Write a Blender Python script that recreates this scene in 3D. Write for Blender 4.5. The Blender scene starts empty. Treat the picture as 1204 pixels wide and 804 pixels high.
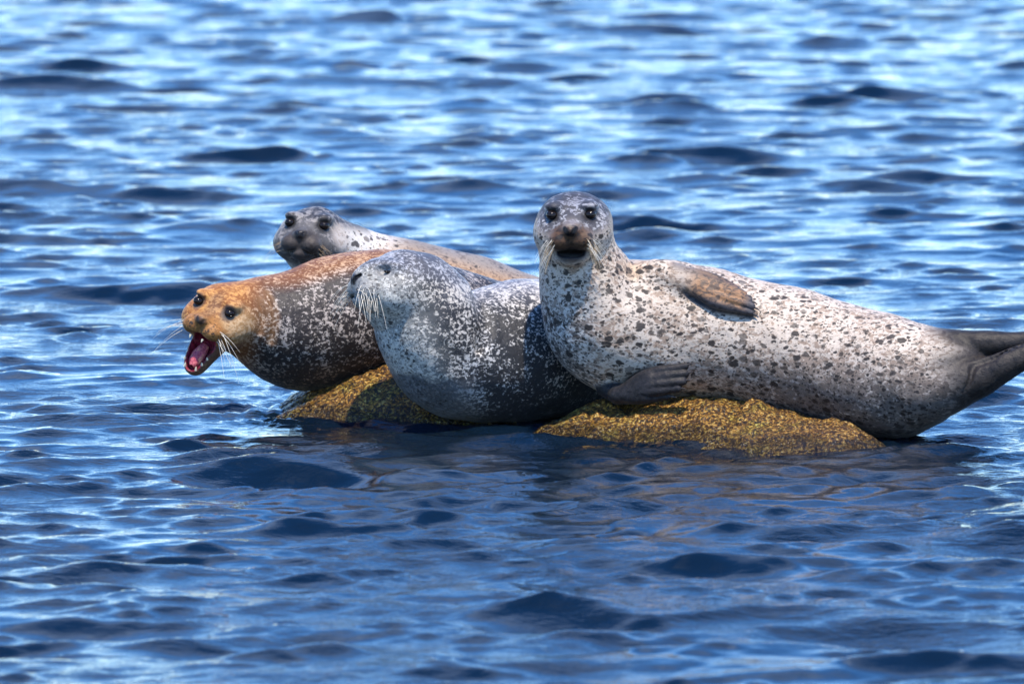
import bpy, math, random
import numpy as np
from mathutils import Vector, Matrix

# ---------------------------------------------------------------- camera, sky, sun, exposure
S = bpy.context.scene
COL = S.collection
rng = np.random.default_rng(7)
random.seed(7)

PHOTO_W, PHOTO_H, F_PX = 1204.0, 804.0, 8000.0
CAM = np.array([0.0, -20.0, 2.4])
PITCH = math.atan2(862.0, F_PX)

cam_data = bpy.data.cameras.new('camera')
cam = bpy.data.objects.new('camera', cam_data)
COL.objects.link(cam)
cam.location = CAM
cam.rotation_euler = (math.pi / 2 - PITCH, 0, 0)
cam_data.sensor_width = 36.0
cam_data.lens = 36.0 * F_PX / PHOTO_W
cam_data.clip_start = 0.5
cam_data.clip_end = 12000
cam_data.dof.use_dof = True
cam_data.dof.focus_distance = 19.95
cam_data.dof.aperture_fstop = cam_data.lens / 1000.0 / 0.044
S.camera = cam

SUN_EL, SUN_AZ = math.radians(68), math.radians(168)     # azimuth clockwise from +Y
world = bpy.data.worlds.new('World')
S.world = world
world.use_nodes = True
wt = world.node_tree
for n in list(wt.nodes):
    wt.nodes.remove(n)
sky = wt.nodes.new('ShaderNodeTexSky')
sky.sky_type = 'NISHITA'
sky.sun_disc = False
sky.sun_elevation = SUN_EL
sky.sun_rotation = SUN_AZ
sky.air_density = 0.9
sky.dust_density = 0.0
sky.ozone_density = 4.0
bg = wt.nodes.new('ShaderNodeBackground')
bg.inputs['Strength'].default_value = 0.15
wo = wt.nodes.new('ShaderNodeOutputWorld')
hs = wt.nodes.new('ShaderNodeHueSaturation')       # the photograph's saturated, cool processing of the sky
hs.inputs['Saturation'].default_value = 1.3
hs.inputs['Hue'].default_value = 0.508
wt.links.new(sky.outputs[0], hs.inputs['Color'])
# an even scatter of thin fair-weather cloud over the whole sky
tcw = wt.nodes.new('ShaderNodeTexCoord')
sepw = wt.nodes.new('ShaderNodeSeparateXYZ')
wt.links.new(tcw.outputs['Generated'], sepw.inputs[0])
lift = wt.nodes.new('ShaderNodeMath')
lift.operation = 'MAXIMUM'
wt.links.new(sepw.outputs[2], lift.inputs[0])
lift.inputs[1].default_value = 0.0
lift2 = wt.nodes.new('ShaderNodeMath')
lift2.operation = 'ADD'
wt.links.new(lift.outputs[0], lift2.inputs[0])
lift2.inputs[1].default_value = 0.22
div = wt.nodes.new('ShaderNodeVectorMath')
div.operation = 'DIVIDE'
wt.links.new(tcw.outputs['Generated'], div.inputs[0])
wt.links.new(lift2.outputs[0], div.inputs[1])
cn = wt.nodes.new('ShaderNodeTexNoise')
cn.inputs['Scale'].default_value = 1.3
cn.inputs['Detail'].default_value = 6.0
cn.inputs['Roughness'].default_value = 0.58
wt.links.new(div.outputs[0], cn.inputs['Vector'])
cr = wt.nodes.new('ShaderNodeMapRange')
cr.interpolation_type = 'SMOOTHSTEP'
cr.inputs[1].default_value = 0.47
cr.inputs[2].default_value = 0.72
cr.inputs[4].default_value = 0.42
wt.links.new(cn.outputs[0], cr.inputs[0])
cm = wt.nodes.new('ShaderNodeMix')
cm.data_type = 'RGBA'
wt.links.new(cr.outputs[0], cm.inputs[0])
wt.links.new(hs.outputs[0], cm.inputs[6])
cm.inputs[7].default_value = (4.9, 5.9, 7.4, 1)
wt.links.new(cm.outputs[2], bg.inputs[0])
wt.links.new(bg.outputs[0], wo.inputs[0])

sun_data = bpy.data.lights.new('sun', 'SUN')
sun_data.energy = 2.7
sun_data.angle = math.radians(1.5)
sun_data.color = (1.0, 0.90, 0.76)
sun = bpy.data.objects.new('sun', sun_data)
COL.objects.link(sun)
sd = Vector((math.sin(SUN_AZ) * math.cos(SUN_EL), math.cos(SUN_AZ) * math.cos(SUN_EL), math.sin(SUN_EL)))
sun.rotation_euler = sd.to_track_quat('Z', 'Y').to_euler()

S.view_settings.view_transform = 'Standard'
S.view_settings.look = 'None'
S.view_settings.exposure = 1.25
S.view_settings.gamma = 1.0
S.render.engine = 'CYCLES'
S.cycles.use_denoising = True
S.cycles.max_bounces = 8
S.cycles.transmission_bounces = 6
S.cycles.glossy_bounces = 4
S.cycles.diffuse_bounces = 3

# ---------------------------------------------------------------- helpers
FWD = np.array([0, math.cos(PITCH), -math.sin(PITCH)])
UPV = np.array([0, math.sin(PITCH), math.cos(PITCH)])


def at(px, py, y):
    """photo pixel + world depth y -> world point"""
    d = FWD + (px - PHOTO_W / 2) / F_PX * np.array([1.0, 0, 0]) - (py - PHOTO_H / 2) / F_PX * UPV
    return CAM + d * ((y - CAM[1]) / d[1])


def px_of(P):
    q = np.asarray(P, float) - CAM
    t = q @ FWD
    return PHOTO_W / 2 + F_PX * q[..., 0] / t, PHOTO_H / 2 - F_PX * (q @ UPV) / t


MPP = 1.0 / 399.0          # metres per photo pixel at the seals


def smooth(a, b, x):
    t = np.clip((x - a) / (b - a), 0, 1)
    return t * t * (3 - 2 * t)


def mesh_object(name, verts, faces, mat=None, parent=None, smooth_shade=True, origin=None):
    verts = np.asarray(verts, dtype=np.float32)
    if origin is not None:
        verts = verts - np.asarray(origin, dtype=np.float32)
    me = bpy.data.meshes.new(name)
    faces = np.asarray(faces, dtype=np.int32)
    me.vertices.add(len(verts))
    me.vertices.foreach_set('co', verts.ravel())
    k = faces.shape[1]
    me.loops.add(faces.size)
    me.loops.foreach_set('vertex_index', faces.ravel())
    me.polygons.add(len(faces))
    me.polygons.foreach_set('loop_start', np.arange(0, faces.size, k, dtype=np.int32))
    me.polygons.foreach_set('loop_total', np.full(len(faces), k, dtype=np.int32))
    if smooth_shade:
        me.polygons.foreach_set('use_smooth', np.ones(len(faces), dtype=bool))
    me.update(calc_edges=True)
    if mat:
        me.materials.append(mat)
    o = bpy.data.objects.new(name, me)
    COL.objects.link(o)
    if parent:
        o.parent = parent
    return o


def set_attr(o, name, data):
    data = np.asarray(data, dtype=np.float32)
    if data.ndim == 2:
        if data.shape[1] == 3:
            data = np.hstack([data, np.ones((len(data), 1), np.float32)])
        a = o.data.attributes.new(name, 'FLOAT_COLOR', 'POINT')
        a.data.foreach_set('color', data.ravel())
    else:
        a = o.data.attributes.new(name, 'FLOAT', 'POINT')
        a.data.foreach_set('value', data)


class Nodes:
    def __init__(self, name):
        self.mat = bpy.data.materials.new(name)
        self.mat.use_nodes = True
        self.t = self.mat.node_tree
        for n in list(self.t.nodes):
            self.t.nodes.remove(n)
        self.out = self.t.nodes.new('ShaderNodeOutputMaterial')

    def put(self, sock, v):
        if isinstance(v, bpy.types.NodeSocket):
            self.t.links.new(v, sock)
        elif isinstance(v, (tuple, list)) and len(v) == 3 and sock.type == 'RGBA':
            sock.default_value = (*v, 1)
        else:
            sock.default_value = v

    def n(self, kind, ins=None, **props):
        nd = self.t.nodes.new('ShaderNode' + kind)
        for k, v in props.items():
            setattr(nd, k, v)
        for k, v in (ins or {}).items():
            self.put(nd.inputs[k], v)
        return nd

    def math(self, op, a, b=0.0, c=0.0, clamp=False):
        nd = self.n('Math', operation=op, use_clamp=clamp)
        self.put(nd.inputs[0], a)
        self.put(nd.inputs[1], b)
        self.put(nd.inputs[2], c)
        return nd.outputs[0]

    def step(self, x, lo, hi):
        nd = self.n('MapRange', interpolation_type='SMOOTHSTEP')
        self.put(nd.inputs[0], x)
        self.put(nd.inputs[1], lo)
        self.put(nd.inputs[2], hi)
        return nd.outputs[0]

    def mix(self, f, a, b, blend='MIX'):
        nd = self.n('Mix', data_type='RGBA', blend_type=blend)
        self.put(nd.inputs[0], f)
        self.put(nd.inputs[6], a)
        self.put(nd.inputs[7], b)
        return nd.outputs[2]

    def noise(self, vec, scale, detail=2.0, rough=0.5, dist=0.0):
        return self.n('TexNoise', {'Vector': vec, 'Scale': scale, 'Detail': detail, 'Roughness': rough,
                                   'Distortion': dist})

    def coords(self, scale=(1, 1, 1)):
        tc = self.n('TexCoord')
        if scale == (1, 1, 1):
            return tc.outputs['Object']
        return self.n('Mapping', {'Vector': tc.outputs['Object'], 'Scale': scale}).outputs[0]

    def ramp(self, f, stops):
        nd = self.n('ValToRGB')
        e = nd.color_ramp.elements
        while len(e) > 1:
            e.remove(e[-1])
        e[0].position, e[0].color = stops[0][0], (*stops[0][1], 1)
        for p, c in stops[1:]:
            x = e.new(p)
            x.color = (*c, 1)
        self.put(nd.inputs[0], f)
        return nd.outputs[0]

    def done(self, shader, disp=None):
        self.t.links.new(shader, self.out.inputs[0])
        return self.mat


def simple_mat(name, color, rough=0.4, spec=0.5, noise_amt=0.25, scale=60, coat=0.0):
    m = Nodes(name)
    nz = m.noise(m.coords(), scale, 3).outputs[0]
    c = m.mix(m.step(nz, 0.35, 0.65), tuple(x * (1 - noise_amt) for x in color), tuple(min(1, x * (1 + noise_amt)) for x in color))
    p = m.n('BsdfPrincipled', {'Base Color': c, 'Roughness': rough, 'Specular IOR Level': spec, 'Coat Weight': coat,
                               'Coat Roughness': 0.05})
    return m.done(p.outputs[0])


# ---------------------------------------------------------------- shape of the rock
def value_noise(x, y, seed):
    r = np.random.default_rng(seed)
    T = r.random((256, 256)).astype(np.float32)
    xi, yi = np.floor(x).astype(int), np.floor(y).astype(int)
    fx, fy = x - xi, y - yi
    fx, fy = fx * fx * (3 - 2 * fx), fy * fy * (3 - 2 * fy)
    g = lambda a, b: T[a % 256, b % 256]
    return (g(xi, yi) * (1 - fx) + g(xi + 1, yi) * fx) * (1 - fy) + (g(xi, yi + 1) * (1 - fx) + g(xi + 1, yi + 1) * fx) * fy


ROCK_PTS = []
for px, py, y, dz in [
        # front waterline from the left tip to the right tip
        (318, 490, .20, 0), (400, 492, .14, 0), (480, 491, .13, 0), (530, 496, .05, -.012), (590, 500, .0, -.015),
        (640, 500, -.02, 0), (760, 520, -.40, 0), (900, 533, -.65, 0), (990, 538, -.74, 0), (1042, 533, -.60, 0),
        # crest under the right-hand seal
        (700, 474, -.10, 0), (780, 468, -.12, 0), (860, 466, -.16, 0), (920, 478, -.18, 0), (960, 491, -.22, 0),
        (1000, 505, -.30, 0), (1035, 521, -.40, 0),
        # left lobe
        (360, 464, .33, 0), (400, 454, .32, 0), (440, 444, .26, 0), (455, 437, .30, 0), (480, 442, .22, 0), (500, 474, .08, 0)]:
    p = at(px, py, y)
    ROCK_PTS.append((p[0], p[1], p[2] + dz))
ROCK_PTS += [(-.6, .6, .04), (-.4, .6, .09), (-.1, .6, .06), (.1, .3, 0.0), (.3, .4, .03), (.6, .3, .04), (.9, .1, -.02),
             (-.5, 1.0, .05), (-.2, 1.1, .06), (.1, 1.1, .0), (.4, 1.1, -.03), (.7, .8, -.05), (0, .05, -.02),
             (-.9, .3, -.15), (-.9, .9, -.2), (-.5, 1.5, -.2), (.2, 1.6, -.25), (.9, 1.1, -.3), (1.25, -.1, -.25),
             (1.3, -.6, -.25), (1.0, -1.05, -.22), (.6, -1.0, -.25), (.2, -.6, -.22), (-.1, -.4, -.2), (-.4, -.2, -.2),
             (-.8, -.1, -.25)]
ROCK_PTS = np.array(ROCK_PTS)


def rock_height(x, y):
    P = ROCK_PTS
    ph = lambda r2: np.sqrt(r2 + 0.03)
    D = ((P[:, None, :2] - P[None, :, :2]) ** 2).sum(-1)
    A = ph(D) - np.eye(len(P)) * 0.02
    w = np.linalg.solve(A, P[:, 2] - (-.1))
    z = np.full(x.shape, -.1)
    for i in range(len(P)):
        z = z + w[i] * ph((x - P[i, 0]) ** 2 + (y - P[i, 1]) ** 2)
    return z


# ---------------------------------------------------------------- water
def water_material():
    m = Nodes('sea_water')
    v = m.coords((0.7, 1.25, 1.0))
    n1 = m.noise(v, 13.0, 4, 0.6, 0.5).outputs[0]
    v2 = m.coords((0.6, 1.4, 1.0))
    n2 = m.noise(v2, 34.0, 3, 0.6, 0.3).outputs[0]
    # wind ruffles some patches and leaves others glassy
    patch = m.n('MapRange', {0: m.noise(m.coords((0.8, 1.0, 1.0)), 1.1, 3, 0.6).outputs[0], 1: 0.38, 2: 0.66, 3: 0.22, 4: 1.0}).outputs[0]
    b1 = m.n('Bump', {'Strength': patch, 'Distance': 0.009, 'Height': n1})
    b2 = m.n('Bump', {'Strength': patch, 'Distance': 0.0030, 'Height': n2, 'Normal': b1.outputs[0]})
    p = m.n('BsdfPrincipled', {'Base Color': (0.004, 0.014, 0.030), 'Roughness': 0.02, 'IOR': 1.333,
                               'Transmission Weight': 0.45, 'Normal': b2.outputs[0]})
    return m.done(p.outputs[0])


WAVE_SLOPE = 0.0245


def build_water():
    # rows along depth (finest where the seals lie), columns fanning out a little with depth
    d = [1.0]
    while d[-1] < 12:
        d.append(d[-1] * 1.06)
    while d[-1] < 50:
        d.append(d[-1] * 1.00112)
    while d[-1] < 140:
        d.append(d[-1] + min(0.05 + 0.02 * (d[-1] - 50), 0.02 * d[-1]))
    while d[-1] < 6000:
        d.append(d[-1] * 1.09)
    d = np.array(d)
    d = np.concatenate([[-300, -100, -40, -15, -6, -2], d])
    u = np.linspace(-0.145, 0.145, 430)
    side = [0.145 + 0.0009]
    while side[-1] < 60:
        side.append(side[-1] + (0.0009 + 0.075 * (side[-1] - 0.145)))
    side = np.array(side)
    u = np.concatenate([-side[::-1], u, side])
    width = np.maximum(d, 10.0)
    Y = np.repeat((d + CAM[1])[:, None], len(u), 1)
    X = width[:, None] * u[None, :]
    dy = np.abs(np.gradient(d))[:, None]
    dx = width[:, None] * np.gradient(u)[None, :]
    cell = np.maximum(dx, dy * 0.7).astype(np.float32)
    x0 = X.astype(np.float32)
    y0 = Y.astype(np.float32)
    Z = np.zeros_like(x0)
    DX = np.zeros_like(x0)
    DY = np.zeros_like(x0)
    r = np.random.default_rng(11)

    def field(seed, scale, lo, hi):
        q = np.random.default_rng(seed)
        f = np.zeros_like(x0)
        for _ in range(9):
            th, k = q.uniform(0, 6.283), 6.283 / (scale * q.uniform(.6, 1.7))
            f += np.sin(k * (math.cos(th) * x0 + math.sin(th) * 0.8 * y0) + q.uniform(0, 6.283))
        return smooth(lo, hi, f / 2.1).astype(np.float32)

    # the sea is not equally rough everywhere: gusts and glassy patches
    rough_long = 0.30 + 1.5 * field(21, 1.1, 0.1, 1.8)
    rough_mid = 0.35 + 1.6 * field(22, 0.7, 0.0, 1.8)
    rough_fine = 0.45 + 1.2 * field(23, 0.45, -0.4, 1.5)
    # calmer in the lee just before the rock, and against it
    quiet = 1 + 0.1 * smooth(-0.8, -2.0, y0)        # smoother water towards the boat
    rough_long, rough_mid = rough_long * quiet, rough_mid * (0.5 + 0.5 * quiet)
    lee = 1 + 0.5 * np.exp(-(((x0 - 0.1) / 2.2) ** 2 + ((y0 + 1.6) / 1.5) ** 2))
    front = np.exp(-(((x0 - 0.1) / 2.6) ** 2 + ((y0 + 2.2) / 2.0) ** 2)).astype(np.float32)
    lee_mid = 1 + 0.35 * front
    rough_mid = rough_mid * (1 - front) + front * (0.85 + 0.6 * (rough_mid - 0.5))
    rough_fine = rough_fine * (1 - 0.5 * front) + 0.5 * front
    lee_long = 1 - 0.75 * np.exp(-(((x0 - 0.15) / 1.2) ** 2 + ((y0 - 0.25) / 0.7) ** 2))
    N = 120
    lam = np.exp(np.linspace(math.log(0.065), math.log(1.35), N))
    for i in range(N):
        k = 2 * math.pi / lam[i]
        th = math.radians(-90 + 10) + r.normal(0, 0.42 if lam[i] > 0.2 else 0.65)
        kx, ky = k * math.cos(th), k * math.sin(th)
        sl = WAVE_SLOPE * r.uniform(0.5, 1.5)
        if lam[i] > 0.75:
            sl *= 0.55
        a = sl / k
        ph = (kx * x0 + ky * y0 + r.uniform(0, 6.283)).astype(np.float32)
        fade = np.clip((lam[i] / cell - 3.0) / 4.0, 0, 1)
        fade = fade * (lee_long * rough_long if lam[i] > 0.45 else (lee_mid * rough_mid if lam[i] > 0.25 else lee * rough_fine))
        c, s = np.cos(ph), np.sin(ph)
        Z += a * fade * c
        q = 0.8 * a * fade
        DX -= q * s * (kx / k)
        DY -= q * s * (ky / k)
    # wavelets running along the rock's drowned flanks
    near = (np.abs(x0 - 0.2) < 2.0) & (np.abs(y0) < 2.2)
    h = rock_height(x0[near].astype(float), y0[near].astype(float))
    w = np.exp(-np.abs(h + .02) / .10) * smooth(0.03, -0.02, h)
    wob = 0.35 * np.sin(9 * x0[near] + 4 * y0[near]) + 0.25 * np.sin(17 * x0[near] - 11 * y0[near] + 1)
    Z[near] += (w * (.005 * np.sin(h * 6.283 / .055 + 3 * wob) + .003 * np.sin(h * 6.283 / .027 + 5 * wob + 1))).astype(np.float32)
    grp = 1.0
    V = np.stack([x0 + DX * grp, y0 + DY * grp, Z - 0.005], -1).reshape(-1, 3)
    nr, nc = x0.shape
    idx = np.arange(nr * nc).reshape(nr, nc)
    F = np.stack([idx[:-1, :-1], idx[:-1, 1:], idx[1:, 1:], idx[1:, :-1]], -1).reshape(-1, 4)
    o = mesh_object('water', V, F, water_material())
    o['kind'] = 'structure'
    o['label'] = 'choppy blue sea water around the rock'
    # sea floor, deep and dark
    g = np.array([[-4000, -400, -3.0], [4000, -400, -3.0], [4000, 7000, -3.0], [-4000, 7000, -3.0]])
    sb = mesh_object('seabed', g, [[0, 1, 2, 3]], simple_mat('seabed_silt', (0.006, 0.014, 0.022), 0.9, 0.1, 0.4, 0.5))
    sb['kind'] = 'structure'
    sb['label'] = 'dark sea floor below the water'


build_water()

# ---------------------------------------------------------------- rock
def rock_material():
    m = Nodes('algae_granite')
    v = m.coords()
    big = m.noise(v, 8, 4, 0.6).outputs[0]
    mid = m.noise(v, 95, 5, 0.74, 0.2).outputs[0]
    fine = m.noise(v, 120, 4, 0.7).outputs[0]
    vor = m.n('TexVoronoi', {'Vector': v, 'Scale': 70.0})
    gold = m.ramp(mid, [(0.34, (0.010, 0.007, 0.004)), (0.44, (0.07, 0.030, 0.008)), (0.51, (0.30, 0.125, 0.016)),
                        (0.56, (0.72, 0.37, 0.045)), (0.65, (0.94, 0.72, 0.28))])
    dark = m.mix(m.step(fine, 0.51, 0.40), gold, (0.025, 0.016, 0.008))
    dark = m.mix(m.math('MULTIPLY', m.step(m.noise(v, 4.5, 3, 0.6).outputs[0], 0.55, 0.40), 0.35), dark, m.mix(1.0, dark, (.45, .36, .40), 'MULTIPLY'))
    grn = m.mix(m.math('MULTIPLY', m.step(big, 0.52, 0.66), 0.55), dark, m.mix(1.0, dark, (.55, .85, .5), 'MULTIPLY'))
    sep = m.n('SeparateXYZ', {'Vector': v})
    wet = m.step(m.math('ADD', sep.outputs[2], m.math('MULTIPLY', m.math('SUBTRACT', big, 0.5), 0.10)), 0.046, 0.016)
    col = m.mix(m.math('MULTIPLY', wet, 0.85), grn, m.mix(1.0, grn, (.22, .26, .22), 'MULTIPLY'))
    # glistening highlights painted in as pale colour, and barnacle specks
    spk = m.n('TexVoronoi', {'Vector': v, 'Scale': 150.0})
    sk = m.math('MULTIPLY', m.step(spk.outputs['Distance'], 0.30, 0.12),
                m.step(m.n('SeparateColor', {'Color': spk.outputs['Color']}).outputs[0], 0.80, 0.86))
    col = m.mix(m.math('MULTIPLY', sk, 0.5), col, (0.80, 0.72, 0.52))
    h = m.math('ADD', m.math('MULTIPLY', mid, 1.0), m.math('MULTIPLY', vor.outputs['Distance'], -0.6))
    b = m.n('Bump', {'Strength': 1.0, 'Distance': 0.02, 'Height': h})
    b2 = m.n('Bump', {'Strength': 0.9, 'Distance': 0.006, 'Height': fine, 'Normal': b.outputs[0]})
    rough = m.mix(wet, (0.40, 0.40, 0.40), (0.16, 0.16, 0.16))
    p = m.n('BsdfPrincipled', {'Base Color': col, 'Roughness': rough, 'Normal': b2.outputs[0]})
    return m.done(p.outputs[0])


def build_rock():
    xs = np.arange(-1.15, 1.55, 0.0095)
    ys = np.concatenate([np.arange(-1.25, 0.5, 0.0095), np.arange(0.5, 1.9, 0.02)])
    X, Y = np.meshgrid(xs, ys)
    Z = rock_height(X, Y)
    edge = np.maximum(np.abs(X - 0.2) / 1.35, np.abs(Y - 0.32) / 1.57)
    Z -= smooth(0.8, 1.0, edge) * 2.6
    wx, wy = X + 0.02 * value_noise(X * 14, Y * 14, 1), Y + 0.02 * value_noise(X * 14, Y * 14, 2)
    for sc, a, sdd in ((7, .026, 3), (19, .016, 4), (43, .012, 5), (75, .009, 6)):
        Z += a * (value_noise(wx * sc, wy * sc, sdd) - 0.5)
    Z -= .030 * np.maximum(0, .16 - np.abs(value_noise(wx * 5 + 3, wy * 8, 8) - .5)) / .16 * smooth(.3, .7, value_noise(wx * 3, wy * 3, 9))
    V = np.stack([X, Y, Z], -1).reshape(-1, 3)
    idx = np.arange(X.size).reshape(X.shape)
    F = np.stack([idx[:-1, :-1], idx[:-1, 1:], idx[1:, 1:], idx[1:, :-1]], -1).reshape(-1, 4)
    o = mesh_object('rock', V, F, rock_material())
    o['label'] = 'low golden brown algae covered granite rock breaking the water under the seals'
    o['category'] = 'rock'


build_rock()

# ---------------------------------------------------------------- signed-distance sculpting
def smin(a, b, k):
    h = np.clip(0.5 + 0.5 * (b - a) / k, 0, 1)
    return b * (1 - h) + a * h - k * h * (1 - h)


class Sculpt:
    def __init__(self):
        self.ops = []
        self.slack = 0.0028

    def chain(self, pts, k=0.02, n=6, mode='add', squash=None, tag=None):
        """round cones along a Catmull-Rom path; pts rows (x,y,z,r)"""
        p = np.array(pts, float)
        if len(p) > 2 and n > 1:
            q = np.vstack([2 * p[0] - p[1], p, 2 * p[-1] - p[-2]])
            out = []
            for i in range(1, len(q) - 2):
                for t in np.linspace(0, 1, n, endpoint=False):
                    out.append(0.5 * (2 * q[i] + (q[i + 1] - q[i - 1]) * t + (2 * q[i - 1] - 5 * q[i] + 4 * q[i + 1] - q[i + 2]) * t * t
                                      + (3 * q[i] - q[i - 1] - 3 * q[i + 1] + q[i + 2]) * t ** 3))
            out.append(p[-1])
            p = np.array(out)
        p[:, 3] = np.maximum(p[:, 3], 0.001)
        c = p[:, :3].mean(0)
        R = np.max(np.linalg.norm(p[:, :3] - c, axis=1) + p[:, 3])
        self.ops.append(dict(kind='chain', p=p.astype(np.float32), k=k, mode=mode, c=c, R=R * 1.3 + 3 * k + .01, squash=squash, tag=tag))
        return self

    def ell(self, c, radii, frame=np.eye(3), k=0.02, mode='add', tag=None):
        self.ops.append(dict(kind='ell', c=np.array(c, float), r=np.array(radii, float), M=np.array(frame, float), k=k, mode=mode,
                             R=max(radii) + 3 * k + .01, tag=tag))
        return self

    @staticmethod
    def prim(o, P):
        if o['kind'] == 'ell':
            L = (P - o['c']) @ o['M'].T
            a = np.linalg.norm(L / o['r'], axis=1)
            b = np.linalg.norm(L / o['r'] ** 2, axis=1)
            return a * (a - 1) / np.maximum(b, 1e-6)
        p = o['p']
        sq = o['squash']
        if sq is not None:                       # squash = (axis, factor): thinner along axis
            ax, fa = sq
            ax = np.asarray(ax, np.float32)
            c = o['c'].astype(np.float32)
            P = P + np.outer((P - c) @ ax, ax) * (1 / fa - 1)
            pp = p[:, :3] + np.outer((p[:, :3] - c) @ ax, ax) * (1 / fa - 1)
        else:
            pp = p[:, :3]
        d = None
        for i in range(len(p) - 1):
            ba = pp[i + 1] - pp[i]
            pa = P - pp[i]
            h = np.clip((pa @ ba) / max(ba @ ba, 1e-9), 0, 1)
            q = pa - h[:, None] * ba
            dd = np.sqrt((q * q).sum(1)) - (p[i, 3] + h * (p[i + 1, 3] - p[i, 3]))
            d = dd if d is None else np.minimum(d, dd)
        return d * (min(1, sq[1] * 1.4) if sq is not None else 1)

    def eval(self, P, tag=None):
        P = np.asarray(P, np.float32)
        d = np.full(len(P), 1.0, np.float32)
        first = True
        for o in self.ops:
            if tag is not None and o['tag'] != tag:
                continue
            sel = np.nonzero(((P - o['c'].astype(np.float32)) ** 2).sum(1) < (o['R'] + (0.35 if first else 0)) ** 2)[0]
            if not len(sel):
                continue
            v = self.prim(o, P[sel])
            if first:
                d[sel] = v
                first = False
            elif o['mode'] == 'add' or tag is not None:
                d[sel] = smin(d[sel], v, o['k'])
            else:
                d[sel] = -smin(-d[sel], v, o['k'])
        if tag is None:                       # slack skin over blubber: shallow uneven swells
            x, y, z = P.T
            d += self.slack * (np.sin(21 * x + 5 * np.sin(6 * z) + 3 * y) * np.sin(13 * z - 9 * y + 2 * np.sin(5 * x))
                               + .6 * np.sin(47 * x + 17 * z + 4 * np.sin(9 * y)) * np.sin(29 * z + 11 * y))
        return d

    def front(self, px, py, lift=0.0):
        """the point where the line of sight through a photo pixel meets the shape"""
        ys = np.arange(-.7, 1.4, .004)
        P = np.array([at(px, py, y) for y in ys])
        hit = np.nonzero(self.eval(P) < 0)[0]
        return P[hit[0]] - np.array([0, lift, 0]) if len(hit) else at(px, py, 0)

    def bounds(self):
        lo, hi = np.full(3, 9.), np.full(3, -9.)
        for o in self.ops:
            if o['mode'] != 'add':
                continue
            if o['kind'] == 'ell':
                lo, hi = np.minimum(lo, o['c'] - max(o['r'])), np.maximum(hi, o['c'] + max(o['r']))
            else:
                lo = np.minimum(lo, (o['p'][:, :3] - o['p'][:, 3:]).min(0))
                hi = np.maximum(hi, (o['p'][:, :3] + o['p'][:, 3:]).max(0))
        return lo - .02, hi + .02

    def polygonise(self, fine_boxes, h_fine=0.003, h=0.0075):
        lo, hi = self.bounds()
        ax = []
        for a in range(3):
            x, g = lo[a], []
            while x < hi[a]:
                g.append(x)
                x += h_fine if any(b[0][a] < x < b[1][a] for b in fine_boxes) else h
            g.append(x)
            ax.append(np.array(g, np.float32))
        n = [len(a) for a in ax]
        # coarse pass every 4th node
        st = 4
        ca = [a[::st] for a in ax]
        G = np.stack(np.meshgrid(*ca, indexing='ij'), -1)
        cv = self.eval(G.reshape(-1, 3)).reshape(G.shape[:3])
        V = cv.repeat(st, 0).repeat(st, 1).repeat(st, 2)[:n[0], :n[1], :n[2]].copy()
        sp = [np.maximum(np.gradient(a) * st * 1.15, 0) for a in ax]
        rad = np.sqrt(sp[0][:, None, None] ** 2 + sp[1][None, :, None] ** 2 + sp[2][None, None, :] ** 2) + 0.012
        I = np.nonzero(np.abs(V) < rad)
        V[I] = self.eval(np.stack([ax[0][I[0]], ax[1][I[1]], ax[2][I[2]]], -1))
        # surface nets
        s = V < 0
        cnt = np.zeros((n[0] - 1, n[1] - 1, n[2] - 1), np.int8)
        for i in (0, 1):
            for j in (0, 1):
                for k in (0, 1):
                    cnt += s[i:n[0] - 1 + i, j:n[1] - 1 + j, k:n[2] - 1 + k]
        act = (cnt > 0) & (cnt < 8)
        C = np.stack(np.nonzero(act), -1)
        vid = np.full(act.shape, -1, np.int32)
        vid[act] = np.arange(len(C))
        acc = np.zeros((len(C), 3), np.float32)
        num = np.zeros(len(C), np.float32)
        for a in range(3):
            for b in (0, 1):
                for c in (0, 1):
                    o0 = [0, 0, 0]
                    o0[(a + 1) % 3], o0[(a + 2) % 3] = b, c
                    o1 = list(o0)
                    o1[a] = 1
                    A, B = C + o0, C + o1
                    va, vb = V[A[:, 0], A[:, 1], A[:, 2]], V[B[:, 0], B[:, 1], B[:, 2]]
                    m = (va < 0) != (vb < 0)
                    t = np.where(m, va / np.where(m, va - vb, 1), 0)[:, None]
                    pa = np.stack([ax[q][A[:, q]] for q in range(3)], -1)
                    pb = np.stack([ax[q][B[:, q]] for q in range(3)], -1)
                    acc += np.where(m[:, None], pa + t * (pb - pa), 0)
                    num += m
        P = acc / num[:, None]
        quads = []
        for a in range(3):
            b, c = (a + 1) % 3, (a + 2) % 3
            sl0, sl1 = [slice(None)] * 3, [slice(None)] * 3
            sl0[a], sl1[a] = slice(0, -1), slice(1, None)
            s0, s1 = s[tuple(sl0)], s[tuple(sl1)]
            E = np.stack(np.nonzero(s0 != s1), -1)
            E = E[(E[:, b] > 0) & (E[:, c] > 0) & (E[:, b] < n[b] - 1) & (E[:, c] < n[c] - 1)]
            ins = s0[E[:, 0], E[:, 1], E[:, 2]]
            eb, ec = np.eye(3, dtype=int)[b], np.eye(3, dtype=int)[c]
            q = [vid[tuple((E - o).T)] for o in (0 * eb, eb, eb + ec, ec)]
            q = np.stack(q, -1)
            q[~ins] = q[~ins][:, ::-1]
            quads.append(q)
        F = np.concatenate(quads)
        F = F[(F >= 0).all(1)]
        for _ in range(2):                        # pull the vertices onto the surface
            d0 = self.eval(P)
            e = 0.001
            g = np.stack([self.eval(P + np.eye(3, dtype=np.float32)[i] * e) - d0 for i in range(3)], -1) / e
            gl = np.maximum((g * g).sum(1), 0.2)
            P = P - g * np.clip(d0 / gl, -.003, .003)[:, None]
        return P, F


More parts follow.
